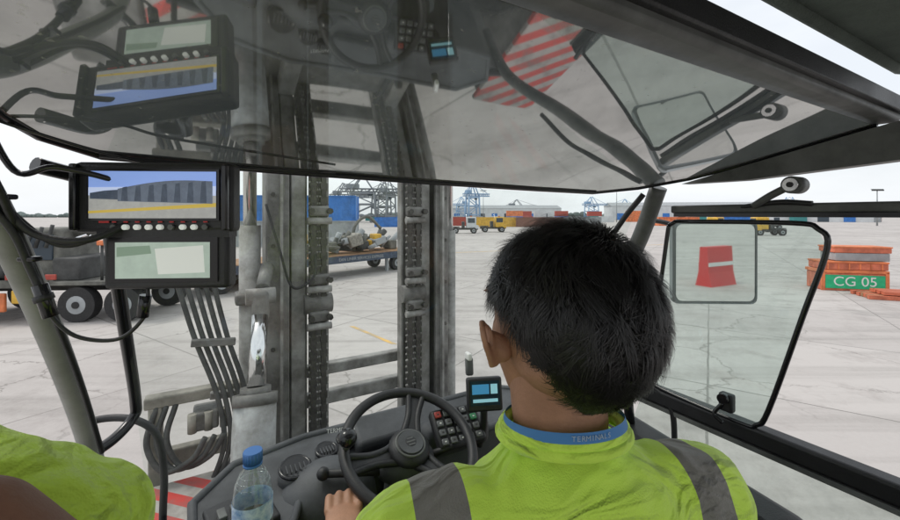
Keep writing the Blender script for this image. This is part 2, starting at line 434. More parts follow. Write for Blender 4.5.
b.box((-.05, 2.10, -.90), (.10, .12, .08), MAST, bev=.01)
for x in (-.1, -.04, .02):
    b.cyl((x, 2.05, -.86), (x, 2.05, -.94), .018, BEIGE, 10)
b.box((-.10, 1.70, -1.13), (.30, .66, .03), STRIPE, bev=.005)
b.box((-.02, 1.30, -1.2), (.5, .12, .05), MAST, bev=.01)
b.box((1.62, 1.25, -1.12), (.46, .9, .03), STRIPE, bev=.005)
b.box((1.62, 1.25, -1.4), (.42, .86, .5), MAST, bev=.02)
b.box((-.42, 1.35, -1.45), (.30, 1.3, .5), MAST, bev=.02)
b.box((.68, 1.65, -1.55), (.9, .95, .3), MAST, bev=.02)
b.box((.35, 1.70, -1.36), (.10, .9, .1), MASTL, bev=.01)
b.box((1.02, 1.70, -1.36), (.10, .9, .1), MASTL, bev=.01)
b.tube([(.4, 1.4, -1.32), (.6, 1.6, -1.3), (.8, 1.5, -1.3), (1.0, 1.9, -1.3)], .025, RUB, 8)
b.tube([(.45, 1.3, -1.32), (.7, 1.4, -1.3), (.9, 1.7, -1.3), (.9, 2.1, -1.3)], .02, RUB, 8)
b.box((.5, .3, -1.9), (1.6, 3.2, .7), MAST, bev=.03)
b.obj('front_chassis', fk)
b = B()
def tyre(bb, c, r, w, m=RUB, hub=MASTL, ax=(1, 0, 0)):
    ax = Vector(ax).normalized(); c = Vector(c)
    bb.tube([c-ax*w/2, c-ax*w*.42, c+ax*w*.42, c+ax*w/2], [r, r], m, 32, smooth=False)
    bb.cyl(c-ax*(w/2+.01), c+ax*(w/2+.01), r*.52, hub, 20)
    bb.cyl(c-ax*(w/2+.04), c+ax*(w/2+.04), r*.2, m, 12)
for x in (-.75, 1.75):
    tyre(b, (x, 1.55, G+.78), .78, .5)
    tyre(b, (x, -2.2, G+.7), .7, .5)
b.obj('wheels', fk)

# --- dashboard
b = B()
o = [(-.04, .84), (-.05, 1.02), (.03, 1.12), (.2, 1.16), (.85, 1.16), (.95, 1.08), (.9, .98), (.62, .955), (.22, .965), (.155, .93), (.12, .84)]
b.prism([(x, f, -.615-(1.16-f)*.05) for x, f in o], (0, 0, -.4), DASH)
b.tube([(x, f, -.615-(1.16-f)*.05) for x, f in o], .010, DASH, 8, smooth=False, closed=True)
for x, f, rr in ((.155, 1.005, .033), (.235, 1.04, .024), (.29, 1.07, .019)):
    z = -.605
    b.cyl((x, f, z-.03), (x, f-.01, z+.012), rr*1.15, DASH, 26)
    b.torus((x, f-.01, z+.012), rr, .005, BLKG, (1, 0, 0), (0, 1, .2), 30, 8)
    b.cyl((x, f-.01, z+.012), (x, f-.0105, z+.0135), rr*.9, BLKG, 22)
    for j in range(-2, 3): b.box((x+j*rr*.3, f-.0105, z+.015), (.0025, rr*1.3, .003), DASH)
b.box((.44, 1.06, -.60), (.26, .10, .05), DASH, rot=(.35, 0, 0), bev=.014)
b.sph((.22, .96, -.68), (.12, .09, .10), DASH)
b.cyl((.393, .96, -.95), (.393, .90, -.60), .055, DASH, 24, .045)
b.sph((.393, .90, -.60), (.075, .06, .045), DASH)
b.cyl((.33, .89, -.60), (.20, .91, -.575), .009, BLK, 10); b.sph((.2, .91, -.575), .014, BLK)
b.cyl((.45, .89, -.60), (.56, .87, -.58), .009, BLK, 10)
b.box((.04, .93, -.622), (.12, .12, .018), BLK, rot=(0, 0, .2), bev=.005)
for i in range(4): b.box((.005+i*.024, .935+i*.004, -.610), (.016, .028, .012), FRAME, rot=(.12, 0, .2), bev=.002)
b.obj('dashboard', fk)
text('TERMINALS', .014, WHT, (.275, 1.045, -.560), (R(60), 0, R(-15)), fk, 'dash_label')
b = B()
kp = Vector((.55, .915, -.565)); rt = (R(40), 0, R(-6))
BTN = M('button_grey', (.13, .135, .14), .5); BTR = M('button_red', (.35, .05, .04), .5); BTG = M('button_green', (.06, .25, .12), .5)
b.box(kp, (.135, .10, .03), BLK, rot=rt, bev=.008)
Mr = Euler(rt).to_matrix()
for i in range(5):
    for j in range(4):
        b.box(kp+Mr @ Vector((-.05+i*.024, -.036+j*.023, .018)), (.018, .016, .006), BTR if (i, j) == (0, 3) else BTG if (i, j) == (4, 2) else BTN, rot=rt, bev=.002, seg=1)
        b.box(kp+Mr @ Vector((-.05+i*.024, -.036+j*.023, .0213)), (.005, .003, .0006), GREASE if (i+j) % 2 else WHT, rot=rt)
b.box((.58, .98, -.62), (.2, .08, .08), DASH, bev=.02)
b.obj('keypad', fk)

# --- steering wheel
sw = empty('steering_wheel', Matrix.Rotation(YAW, 3, 'Z') @ Vector((.393, .87, -.545)), rot=(R(25), 0, YAW))
b = B()
b.torus((0, 0, 0), .153, .0125, BLK, (1, 0, 0), (0, 1, 0), 64, 12)
for a in (R(62), R(182), R(300)):
    d = Vector((math.cos(a), math.sin(a), 0)); w = Vector((-d.y, d.x, 0))
    for s_ in (-1, 1):
        b.tube([d*.035+w*.02*s_-Vector((0, 0, .02)), d*.09+w*.012*s_-Vector((0, 0, .012)), d*.15+w*.02*s_], .0085, BLK, 8)
    b.prism([d*.03+w*.022-Vector((0,0,.018)), d*.03-w*.022-Vector((0,0,.018)), d*.148-w*.016, d*.148+w*.016], (0, 0, -.005), BLK)
b.sph((0, 0, -.012), (.05, .05, .024), BLK, 28, 14)
b.torus((0, 0, .005), .034, .003, FRAME, (1, 0, 0), (0, 1, 0), 32, 6)
b.cyl((0, 0, .005), (0, 0, .011), .03, DASH, 28)
for i in range(3):
    b.box((0, -.008+i*.008, .0115), (.022-.006*abs(i-1), .003, .001), FRAME)
kd = Vector((math.cos(R(168)), math.sin(R(168)), 0))*.15
b.cyl(kd+Vector((0, 0, .01)), kd+Vector((0, 0, .03)), .008, FRAME, 12)
b.sph(kd+Vector((0, 0, .042)), (.021, .021, .018), BLKG)
b.obj('rim_and_spokes', sw)

# --- small dash display
dd = empty('dash_display', Matrix.Rotation(YAW, 3, 'Z') @ Vector((.610, .875, -.475)), rot=(R(-12), 0, R(8)))
b = B()
b.box((0, 0, 0), (.095, .022, .085), BLK, bev=.006)
SB = M('screen_blue', (.05, .24, .45), .3, emit=.5); SC = M('screen_cyan', (.3, .6, .7), .3, emit=.45); SD = M('screen_dark', (.01, .03, .06), .2)
b.box((0, -.0125, .004), (.078, .002, .06), SD)
b.box((-.012, -.0142, .014), (.045, .0012, .024), SB)
b.box((.024, -.0142, .014), (.018, .0012, .024), SC)
b.box((0, -.0142, -.014), (.066, .0012, .008), SC)
b.tube([(0, .01, -.04), (0, .03, -.09), (-.01, .05, -.14)], .010, BLK, 8)
b.box((-.03, .05, .09), (.012, .05, .02), WHT, bev=.004)
b.box((-.025, .07, .06), (.022, .02, .05), FRAME, bev=.006)
b.obj('housing', dd)

# ================================================================= MONITOR
mon = empty('camera_monitor', (-.368, .50, -.012), R(4))
b = B()
b.box((-.002, .012, .034), (.190, .028, .088), BLK, bev=.006)
b.box((.012, .014, -.044), (.150, .026, .074), BLK, bev=.005)
b.box((.010, .010, -.008), (.158, .022, .016), BLK)
b.box((-.092, .006, .034), (.008, .03, .082), BLKG, bev=.002)
b.box((.086, .006, .034), (.008, .03, .082), BLKG, bev=.002)
y0 = -.0035
S1 = M('scr_sky', (.20, .30, .62), .25, emit=.8); S2 = M('scr_haze', (.45, .52, .72), .25, emit=.7)
S3 = M('scr_dark', (.06, .08, .12), .25, emit=.4, var=.5, scale=120); S3b = M('scr_dark2', (.13, .16, .22), .25, emit=.4, var=.4, scale=90); S4 = M('scr_ground', (.34, .34, .33), .25, emit=.6, var=.3, scale=90)
S5 = M('scr_yel', (.50, .36, .06), .25, emit=.6); S6 = M('scr_pale', (.38, .46, .40), .3, emit=.5, var=.2, scale=40)
S7 = M('scr_white', (.65, .67, .63), .3, emit=.42)
L, Rr_, Bz, Tz = -.074, .076, .008, .066
b.box(((L+Rr_)/2, y0, .037), (.156, .004, .064), BLKG)
yy = y0-.003
b.poly([(L, yy, .042), (Rr_, yy, .042), (Rr_, yy, Tz), (L, yy, Tz)], S1)
b.poly([(L, yy-.0003, .036), (Rr_, yy-.0003, .036), (Rr_, yy-.0003, .048), (L, yy-.0003, .046)], S2)
b.poly([(L, yy, Bz), (Rr_, yy, Bz), (Rr_, yy, .0359), (L, yy, .0359)], S4)
b.poly([(L, yy-.0004, .014), (Rr_, yy-.0004, .022), (Rr_, yy-.0004, .027), (L, yy-.0004, .017)], S5)
b.poly([(L+.002, yy-.0006, .032), (-.040, yy-.0006, .031), (-.040, yy-.0006, .043), (-.055, yy-.0006, .042), (L+.002, yy-.0006, .039)], S3)
b.poly([(-.040, yy-.0006, .029), (.072, yy-.0006, .026), (.072, yy-.0006, .054)]+[(.072-.112*t, yy-.0006, .054+.005*math.sin(t*3.1)-t*.010) for t in [i/10 for i in range(1, 11)]], S3b)
for i in range(7):
    x0 = -.036+i*.0155
    b.poly([(x0, yy-.0008, .0295-.0004*i), (x0+.008, yy-.0008, .0293-.0004*i), (x0+.007, yy-.0008, .047+.0012*i), (x0+.002, yy-.0008, .046+.0012*i)], S3)
for i in range(9):
    x = -.046+i*.0135
    b.cyl((x, y0+.002, -.003), (x, y0-.0035, -.003), .0034, S7 if i in (1, 2, 3, 4, 6, 7) else FRAME, 12)
    b.box((x, y0-.0005, .0035), (.005, .001, .0015), RED)
b.box((-.058, y0-.0005, .0035), (.012, .001, .0025), RED)
b.box((.010, .0005, -.044), (.130, .003, .056), BLKG)
b.poly([(-.047, -.0015, -.067), (.066, -.0015, -.067), (.066, -.0015, -.022), (-.047, -.0015, -.022)], S6)
b.poly([(.004, -.0018, -.062), (.060, -.0018, -.060), (.058, -.0018, -.026), (.000, -.0018, -.030)], S7)
b.poly([(-.045, -.0018, -.040), (-.004, -.0018, -.036), (-.006, -.0018, -.026), (-.045, -.0018, -.028)], M('scr_green', (.2, .28, .21), .3, emit=.45))
b.box((0, .04, .02), (.05, .03, .06), BLK, bev=.006)
b.cyl((0, .05, .02), (-.03, .11, .03), .012, BLKG, 12)
b.cyl((-.03, .11, .03), (-.06, .09, .03), .012, BLKG, 12)
b.obj('housing', mon)

cb = empty('monitor_cables')
b = B()
b.tube([(-.50, .40, .10), (-.485, .43, .02), (-.47, .45, -.02), (-.43, .47, -.03), (-.40, .50, -.01)], .0042, BLK, 8)
b.tube([(-.50, .42, .05), (-.50, .45, .01), (-.46, .47, -.035), (-.42, .49, -.02), (-.40, .52, .02)], .003, BLK, 8)
b.tube([(-.52, .44, .12), (-.49, .45, .05), (-.455, .46, .055), (-.42, .49, .045), (-.40, .52, .03)], .0035, BLKG, 8)
b.tube([(-.50, .43, .03), (-.485, .45, -.03), (-.475, .46, -.07), (-.468, .465, -.11), (-.45, .48, -.145), (-.415, .50, -.155), (-.39, .51, -.13), (-.385, .51, -.10), (-.40, .52, -.05)], .0024, BLK, 8)
b.tube([(-.49, .42, .02), (-.48, .44, -.02), (-.478, .455, -.06), (-.472, .46, -.085)], .004, BLK, 8)
b.cyl((-.472, .46, -.080), (-.464, .465, -.118), .0075, BLKG, 14)
b.cyl((-.470, .461, -.092), (-.468, .462, -.099), .0095, BLK, 14)
b.cyl((-.388, .51, -.102), (-.392, .51, -.13), .0068, BLKG, 12)
b.tube([(-.52, .40, .12), (-.47, .44, .095), (-.42, .5, .075), (-.38, .56, .07), (-.2, .7, .075)], .002, BLKG, 6)
for z, x, y in ((.02, -.49, .44), (-.05, -.478, .455)):
    b.box((x, y, z), (.02, .012, .006), BLKG, bev=.002)
b.obj('cables', cb)

# ================================================================= WATER BOTTLE
wb = empty('water_bottle', (-.355, .72, -.63))
CLR = glass('bottle_plastic', (.93, .97, .98), .10, 1.2)
b = B()
prof = [(.0, .0), (.030, .0), (.033, .01), (.031, .03), (.033, .04), (.033, .075), (.031, .082), (.033, .09), (.033, .125), (.030, .145), (.022, .165), (.013, .178), (.012, .19)]
seg = 28; rings = [[b.bm.verts.new((r*math.cos(2*math.pi*j/seg), r*math.sin(2*math.pi*j/seg), z)) for j in range(seg)] for r, z in prof[1:]]
k = b.mi(CLR)
for A, C in zip(rings, rings[1:]):
    for j in range(seg):
        f = b.bm.faces.new([A[j], A[(j+1) % seg], C[(j+1) % seg], C[j]]); f.smooth = True; f.material_index = k
for zz in (.150, .158, .166): b.torus((0, 0, zz), .0305-(zz-.145)*.42, .0007, CLR, (1, 0, 0), (0, 1, 0), 28, 6)
b.cyl((0, 0, .186), (0, 0, .206), .0155, M('cap_blue', (.05, .16, .42), .4), 24)
for j in range(20):
    a = 2*math.pi*j/20; b.cyl((.0155*math.cos(a), .0155*math.sin(a), .187), (.0155*math.cos(a), .0155*math.sin(a), .204), .001, b.m[-1], 5)
b.cyl((0, 0, .181), (0, 0, .185), .016, M('cap_ring', (.06, .2, .5), .4), 24)
lab = M('bottle_label', (.62, .72, .8), .4, var=.5, scale=60, dirt=(.15, .32, .6))
b.tube([(0, 0, .085), (0, 0, .122)], .0336, lab, 28, smooth=False, caps=False)
b.obj('bottle', wb)

# ================================================================= DRIVER
dr = empty('driver', (.138, .50, -.268), R(14))
b = B()
b.chain([((0, -.005, -.014), (.068, .064, .025)), ((0, -.015, -.045), (.112, .084, .04)), ((0, -.02, -.078), (.17, .094, .05)), ((0, -.015, -.135), (.19, .107, .07)), ((0, 0, -.27), (.180, .118, .1)), ((0, .02, -.45), (.165, .125, .1)), ((0, .03, -.6), (.17, .13, .08))], SHIRT, .02)
for s_ in (-1, 1):
    el = (-.30, .10, -.36) if s_ < 0 else (.30, .12, -.35)
    mid = Vector((s_*.19, -.01, -.108)).lerp(Vector(el), .72)
    b.chain([((s_*.13, -.02, -.075), (.06, .06, .052)), ((s_*.197, -.01, -.108), (.064, .068, .064)), (mid, (.058, .058, .058))], SHIRT)
o_ = fuse(b.obj('shirt', dr), .007, 6)
tx = bpy.data.textures.new('folds', 'CLOUDS'); tx.noise_scale = .07; tx.noise_depth = 2
dm = o_.modifiers.new('folds', 'DISPLACE'); dm.texture = tx; dm.strength = .018; dm.mid_level = .5
b = B()
col = [(.072*math.cos(a), -.004+.068*math.sin(a), .010-.010*math.sin(a)) for a in [2*math.pi*i/40 for i in range(40)]]
b.tube(col, .0075, SHIRT2, 10, smooth=False, closed=True)
b.tube([(x*1.07, y*1.07, z-.008) for x, y, z in col], .0065, SHIRT2, 10, smooth=False, closed=True)
b.obj('collar', dr)
b = B()
n = 48; k = b.mi(BLUE)
A = []
def lany(a, up=0., out_=1.):
    return Vector((.0725*math.cos(a)*(1.03-.045*up)*out_, -.006+.070*math.sin(a)*(1.03-.045*up)*out_, .014-.012*math.sin(a)+.0105*up))
for i in range(n):
    a = 2*math.pi*i/n
    A.append((b.bm.verts.new(lany(a, 0)), b.bm.verts.new(lany(a, 1))))
for i in range(n):
    p, q = A[i], A[(i+1) % n]
    f = b.bm.faces.new([p[0], q[0], q[1], p[1]]); f.smooth = True; f.material_index = k
b.obj('lanyard', dr)
LETT = M('lanyard_print', (.4, .5, .62), .6)
for i, ch in enumerate('TERMINALS'):
    a = -math.pi/2-.35+i*.07
    p = lany(a, .5, 1.012)
    text(ch, .0080, LETT, p, (R(90), 0, a+math.pi/2), dr, 'lanyard_letter', .0002)
b = B()
b.chain([((0, .0, -.03), (.056, .052, .03)), ((-.002, .0, .02), (.060, .060, .03)), ((-.006, .008, .10), (.060, .062, .03))], SKIN)
b.chain([((-.265, .06, -.28), (.042, .042, .042)), ((-.30, .10, -.36), (.043, .043, .043)), ((-.29, .22, -.345), (.036, .036, .036)), ((-.268, .300, -.336), (.027, .027, .024))], SKIN)
b.chain([((.265, .07, -.27), (.042, .042, .042)), ((.30, .12, -.35), (.043, .043, .043)), ((.30, .26, -.31), (.035, .035, .035)), ((.29, .34, -.29), (.027, .027, .024))], SKIN)
fuse(b.obj('neck_and_arms', dr), .006, 6)
for s_, w in ((-1, Vector((-.268, .300, -.336))), (1, Vector((.29, .34, -.29)))):
    b = B()
    b.chain([(w, (.024, .024, .017)), (w+Vector((0, .045, .006)), (.036, .03, .017)), (w+Vector((0, .075, .008)), (.036, .018, .015))], SKIN, .008)
    for i in range(4):
        x = -.029+i*.0195; Lf = (.9, 1.05, 1.0, .8)[i] if s_ > 0 else (.8, 1.0, 1.05, .9)[i]
        p0 = w+Vector((x, .082, .012)); p1 = p0+Vector((0, .032*Lf, .008)); p2 = p1+Vector((0, .018*Lf, -.022)); p3 = p2+Vector((0, -.010, -.018))
        b.chain([(p0, (.0095,)*3), (p1, (.009,)*3), (p2, (.0082,)*3), (p3, (.0072,)*3)], SKIN, .005)
    t0 = w+Vector((-s_*.028, .035, .0)); t1 = t0+Vector((-s_*.024, .026, -.006)); t2 = t1+Vector((-s_*.004, .028, -.008))
    b.chain([(t0, (.013,)*3), (t1, (.011,)*3), (t2, (.009,)*3)], SKIN, .005)
    fuse(b.obj('hand_l' if s_ < 0 else 'hand_r', dr), .0032, 3)
b = B()
b.chain([((0, .03, -.62), (.17, .13, .08)), ((0, .06, -.70), (.17, .15, .07))], BLK, .03)
for s_ in (-1, 1):
    b.chain([((s_*.09, .08, -.70), (.09, .09, .08)), ((s_*.14, .46, -.68), (.07, .07, .07)), ((s_*.14, .50, -1.05), (.05, .055, .05))], BLK, .03)
fuse(b.obj('trousers', dr), .012, 4)

# head
hd = bpy.data.objects.new('head', None); hd.empty_display_size = .05; scn.collection.objects.link(hd)
hd.parent = dr; hd.location = (-.011, -.012, .148); hd.rotation_euler = (R(-5), R(0), R(8))
b = B()
b.sph((0, -.01, .012), (.077, .096, .092), SKIN, 28, 18)
b.chain([((0, .03, -.03), (.068, .066, .06)), ((0, .045, -.085), (.045, .045, .035))], SKIN)
b.chain([((0, .03, -.02), (.070, .05, .03)), ((0, -.02, -.05), (.064, .06, .04))], SKIN)
b.chain([((0, .092, .005), (.010, .012, .01)), ((0, .112, -.03), (.016, .014, .012))], SKIN, .006)
b.chain([((0, .09, -.062), (.024, .012, .008)), ((0, .085, -.075), (.02, .014, .01))], SKIN, .006)
b.chain([((-.04, .08, .025), (.02, .01, .006)), ((.04, .08, .025), (.02, .01, .006))], SKIN, .01)
fuse(b.obj('face', hd), .005, 5)
b = B()
for s_ in (-1, 1):
    b.sph((s_*.032, .083, .008), (.013, .010, .008), WHT); b.sph((s_*.032, .0915, .008), (.0055, .003, .0055), BLKG)
    b.tube([(s_*.016, .096, .027), (s_*.033, .096, .032), (s_*.05, .084, .027)], .003, HAIR, 6)
b.tube([(-.022, .098, -.066), (0, .105, -.064), (.022, .098, -.066)], .003, LIP, 6)
b.obj('eyes_and_mouth', hd)
b = B()
q = .82
for s_ in (-1, 1):
    e = Vector((s_*.082, .006, -.026))
    def E(x, y, z): return e+Vector((s_*x*q, y*q, z*q))
    b.chain([(E(-.012, .004, -.010), (.012, .012, .016)), (E(.003, .004, 0), (.008, .011, .014))], SKIN, .004)
    b.chain([(E(.002, .005, -.024), (.006, .008, .009)), (E(.009, .002, -.002), (.0045, .011, .014)), (E(.012, .000, .012), (.004, .011, .012))], SKIN, .004)
    rim = [E(.006, .012, -.004), E(.010, .014, .016), E(.019, .003, .029), E(.026, -.012, .024), E(.025, -.016, .006), E(.016, -.009, -.014), E(.007, .001, -.032)]
    b.tube(rim, .0040, SKIN, 8)
fuse(b.obj('ears', hd), .0026, 3)
# hair: shell plus strands
hc = Vector((.002, -.016, .000)); hr = Vector((.082, .106, .108))
def hairline(d):
    az = math.atan2(d.x, -d.y)
    a = abs(az)/math.pi
    if a < .26: return -.965 + (a/.26)**2*.20
    if a < .42: return -.765+(a-.26)/.16*.47
    if a < .48: return -.295+(a-.42)/.06*.38
    if a < .6: return .085+.25*(a-.48)/.12*.5
    return .21+(a-.6)/.4*.45
b = B()
bmesh.ops.create_uvsphere(b.bm, u_segments=64, v_segments=40, radius=1)
kill = [v for v in b.bm.verts if v.co.normalized().z < hairline(v.co.normalized())+.03]
bmesh.ops.delete(b.bm, geom=kill, context='VERTS')
for v in b.bm.verts:
    d = v.co.copy(); w = noise.noise(d*3)*.03+noise.noise(d*8)*.02
    v.co = hc+Vector((d.x*hr.x, d.y*hr.y, d.z*hr.z))*(.965+w)
k = b.mi(M('scalp', (.010, .008, .007), .9, spec=.1))
for f in b.bm.faces: f.material_index = k; f.smooth = True
b.obj('scalp_hair', hd)
crown = Vector((.15, -.50, .85)).normalized()
rnd = random.Random(11); g3 = lambda: Vector((rnd.gauss(0, 1), rnd.gauss(0, 1), rnd.gauss(0, 1)))
centers = []
while len(centers) < 1000:
    d = g3().normalized()
    if d.z > hairline(d)+.01: centers.append((d, g3()*.26, rnd.uniform(.75, 1.3), rnd.uniform(.4, 1.5)))
V_, F_ = [], []
for cd, jit, ln, lift in centers:
    wave = noise.noise_vector(cd*3.0)*1.3
    for qn in range(32):
        d = (cd+g3()*.048).normalized()
        if d.z < hairline(d)-.01: continue
        root = hc+Vector((d.x*hr.x, d.y*hr.y, d.z*hr.z))*.965
        nr = Vector((d.x/hr.x, d.y/hr.y, d.z/hr.z)).normalized()
        fl = d-crown*d.dot(crown)
        if fl.length < .05: fl = g3()
        fl.normalize(); fl = fl + nr.cross(fl)*.35 + Vector((0, 0, -.45)) + jit + g3()*.10 + wave*(1. if d.z > -.3 else .3)
        tg = (fl-nr*fl.dot(nr)).normalized()
        low = max(0., min(1., (d.z+.85)/.9))
        L_ = (.017+.019*low)*ln*rnd.uniform(.7, 1.15)
        lf = (.0015+.0078*low)*lift*(1.2 if d.x > 0 else .75)
        if d.x < -.55 and d.z < .35: lf *= .35; L_ *= .7
        wv = nr.cross(tg).normalized()*.00055
        curl = jit.cross(nr)*.015 + nr.cross(tg)*.005*math.copysign(1, jit.x)
        S = 4; base = len(V_)
        tip = hc+Vector((cd.x*hr.x, cd.y*hr.y, cd.z*hr.z))*.965 + tg*L_ + nr*lf*.85 + curl
        for i in range(S+1):
            t = i/S
            p = root + tg*L_*t + nr*lf*math.sin(t*2.5) + curl*t*t
            p = p.lerp(tip, .24*t*t)
            ww = wv*(1-.75*t)
            V_.append(p-ww); V_.append(p+ww)
            if i: F_.append((base+2*i-2, base+2*i-1, base+2*i+1, base+2*i))
me = bpy.data.meshes.new('hair_locks'); me.from_pydata(V_, [], F_); me.materials.append(HAIR)
me.polygons.foreach_set('use_smooth', [True]*len(F_)); me.update()
oh = bpy.data.objects.new('hair_locks', me); oh.parent = hd; scn.collection.objects.link(oh)

# ================================================================= SEAT
st = empty('driver_seat', (.145, .50, -.272), R(20))
b = B()
b.box((0, -.10, -.62), (.46, .12, .62), BLK, rot=(R(-8), 0, 0), bev=.045, seg=4)
b.box((0, .18, -.84), (.48, .52, .13), BLK, bev=.04, seg=4)
b.box((0, .15, -1.03), (.3, .34, .26), FRAME, bev=.02)
b.box((.345, .12, -.20), (.09, .36, .06), BLK, bev=.022, seg=4)
b.box((.345, .02, -.45), (.05, .06, .46), FRAME, bev=.01)
b.cyl((.345, .25, -.17), (.345, .26, -.09), .010, BLKG, 12); b.sph((.345, .262, -.08), (.018, .022, .024), BLK)
b.obj('seat', st)

# ================================================================= PHOTOGRAPHER (arm beside the viewpoint)
pg = empty('photographer')
b = B()
b.chain([((-.36, -.22, -.25), (.07, .07, .07)), ((-.40, .02, -.22), (.062, .062, .062)), ((-.345, .27, -.212), (.060, .060, .060)), ((-.300, .325, -.256), (.056, .054, .056))], SHIRT2, .015)
b.chain([((-.2, -.36, -.24), (.15, .08, .06)), ((-.2, -.36, -.36), (.2, .11, .1)), ((-.2, -.36, -.75), (.18, .12, .1))], SHIRT2, .03)
o_ = fuse(b.obj('shirt', pg), .006, 6)
dm = o_.modifiers.new('folds', 'DISPLACE'); dm.texture = tx; dm.strength = .022; dm.mid_level = .5
b = B()
b.chain([((-.34, .26, -.24), (.045, .045, .045)), ((-.310, .20, -.164), (.036, .035, .035)), ((-.235, .190, -.160), (.032, .032, .031)), ((-.165, .20, -.225), (.028, .03, .028))], SKIN2, .01)
b.chain([((-.165, .20, -.225), (.03, .028, .028)), ((-.11, .21, -.275), (.036, .022, .03))], SKIN2, .008)
for i in range(4):
    p = Vector((-.13+i*.018, .215, -.29))
    b.chain([(p, (.009,)*3), (p+Vector((.012, .01, -.03)), (.0085,)*3), (p+Vector((.0, .0, -.055)), (.0075,)*3)], SKIN2, .006)
b.chain([((-.155, .19, -.25), (.012,)*3), ((-.17, .20, -.30), (.009,)*3)], SKIN2, .006)
fuse(b.obj('arm', pg), .004, 5)
b = B()
b.sph((-.2, -.40, -.02), (.078, .095, .11), SKIN2); b.cyl((-.2, -.38, -.25), (-.2, -.39, -.08), .055, SKIN2)
b.sph((-.2, -.42, .01), (.083, .095, .10), HAIR); b.sph((-.2, -.30, -.03), (.015, .02, .02), SKIN2)
b.obj('head', pg)

# ================================================================= GROUND
def ground_mat():
    m = bpy.data.materials.new('concrete_yard'); t, n, l = nt(m); p = n['Principled BSDF']
    tc = n.new('ShaderNodeTexCoord')
    mp = n.new('ShaderNodeMapping'); mp.inputs['Rotation'].default_value = (0, 0, R(33)); l.new(tc.outputs['Object'], mp.inputs['Vector'])
    def N(s, det=6, ro=.6, vec=mp):
        q = n.new('ShaderNodeTexNoise'); q.inputs['Scale'].default_value = s; q.inputs['Detail'].default_value = det; q.inputs['Roughness'].default_value = ro
        l.new(vec.outputs[0], q.inputs['Vector']); return q
    def MR(src, a, c, d, e):
        q = n.new('ShaderNodeMapRange'); q.inputs['From Min'].default_value = a; q.inputs['From Max'].default_value = c
        q.inputs['To Min'].default_value = d; q.inputs['To Max'].default_value = e; l.new(src, q.inputs['Value']); return q.outputs[0]
    def mixc(fac, A, C):
        q = n.new('ShaderNodeMix'); q.data_type = 'RGBA'; l.new(fac, q.inputs['Factor'])
        for nm, v in (('A', A), ('B', C)):
            if isinstance(v, tuple): q.inputs[nm].default_value = (*v, 1)
            else: l.new(v, q.inputs[nm])
        return q.outputs['Result']
    br = n.new('ShaderNodeTexBrick'); br.offset = 0; br.inputs['Scale'].default_value = 1
    br.inputs['Brick Width'].default_value = 4.5; br.inputs['Row Height'].default_value = 4.5
    br.inputs['Mortar Size'].default_value = .022; br.inputs['Mortar Smooth'].default_value = .3
    br.inputs['Color1'].default_value = (.43, .40, .38, 1); br.inputs['Color2'].default_value = (.49, .46, .435, 1); br.inputs['Mortar'].default_value = (.20, .19, .175, 1)
    wob = N(.6, 3)
    ad = n.new('ShaderNodeMixRGB'); ad.blend_type = 'ADD'; ad.inputs[0].default_value = .06
    l.new(mp.outputs[0], ad.inputs[1]); l.new(wob.outputs['Color'], ad.inputs[2]); l.new(ad.outputs[0], br.inputs['Vector'])
    big = N(.12, 8, .65); c = mixc(MR(big.outputs['Fac'], .48, .7, 0, .65), br.outputs['Color'], (.32, .29, .275))
    med = N(1.1, 8, .7); c = mixc(MR(med.outputs['Fac'], .50, .72, 0, .7), c, (.28, .25, .235))
    vo = n.new('ShaderNodeTexVoronoi'); vo.feature = 'DISTANCE_TO_EDGE'; vo.inputs['Scale'].default_value = .27
    w2 = N(1.1, 7, .65); a2 = n.new('ShaderNodeMixRGB'); a2.blend_type = 'ADD'; a2.inputs[0].default_value = 1.6
    l.new(mp.outputs[0], a2.inputs[1]); l.new(w2.outputs['Color'], a2.inputs[2]); l.new(a2.outputs[0], vo.inputs['Vector'])
    gate = N(.22, 3); cr = n.new('ShaderNodeMath'); cr.operation = 'MULTIPLY'
    l.new(MR(vo.outputs['Distance'], 0, .009, .85, 0), cr.inputs[0]); l.new(MR(gate.outputs['Fac'], .40, .52, 0, 1), cr.inputs[1])
    c = mixc(cr.outputs[0], c, (.16, .145, .13))
    st_ = N(.45, 3); c = mixc(MR(st_.outputs['Fac'], .60, .74, 0, .55), c, (.15, .14, .13))
    mt = n.new('ShaderNodeMapping'); mt.inputs['Rotation'].default_value = (0, 0, R(-20)); mt.inputs['Scale'].default_value = (.06, 1.3, 1)
    l.new(tc.outputs['Object'], mt.inputs['Vector']); tt = N(1, 6, .6, mt); c = mixc(MR(tt.outputs['Fac'], .50, .70, 0, .5), c, (.18, .165, .15))
    fine = N(18, 5, .7); c = mixc(MR(fine.outputs['Fac'], .3, .8, .0, .3), c, (.54, .515, .49))
    l.new(c, p.inputs['Base Color']); p.inputs['Roughness'].default_value = .85
    bp = n.new('ShaderNodeBump'); bp.inputs['Strength'].default_value = .25; bp.inputs['Distance'].default_value = .02
    l.new(fine.outputs['Fac'], bp.inputs['Height']); l.new(bp.outputs['Normal'], p.inputs['Normal'])
    return m
b = B(); b.poly([(-1500, -600, G), (1500, -600, G), (1500, 2500, G), (-1500, 2500, G)], ground_mat()); b.obj('ground')
YP = M('yellow_paint', (.6, .36, .08), .7, var=.5, scale=3, dirt=(.4, .34, .25))
b = B()
b.poly([(-2.9, 11.5, G+.004), (-2.75, 11.5, G+.004), (-1.3, 9.9, G+.004), (-1.45, 9.9, G+.004)], YP)
b.poly([(-9, 30, G+.004), (30, 46, G+.004), (30, 46.3, G+.004), (-9, 30.3, G+.004)], YP)
b.obj('painted_marking')

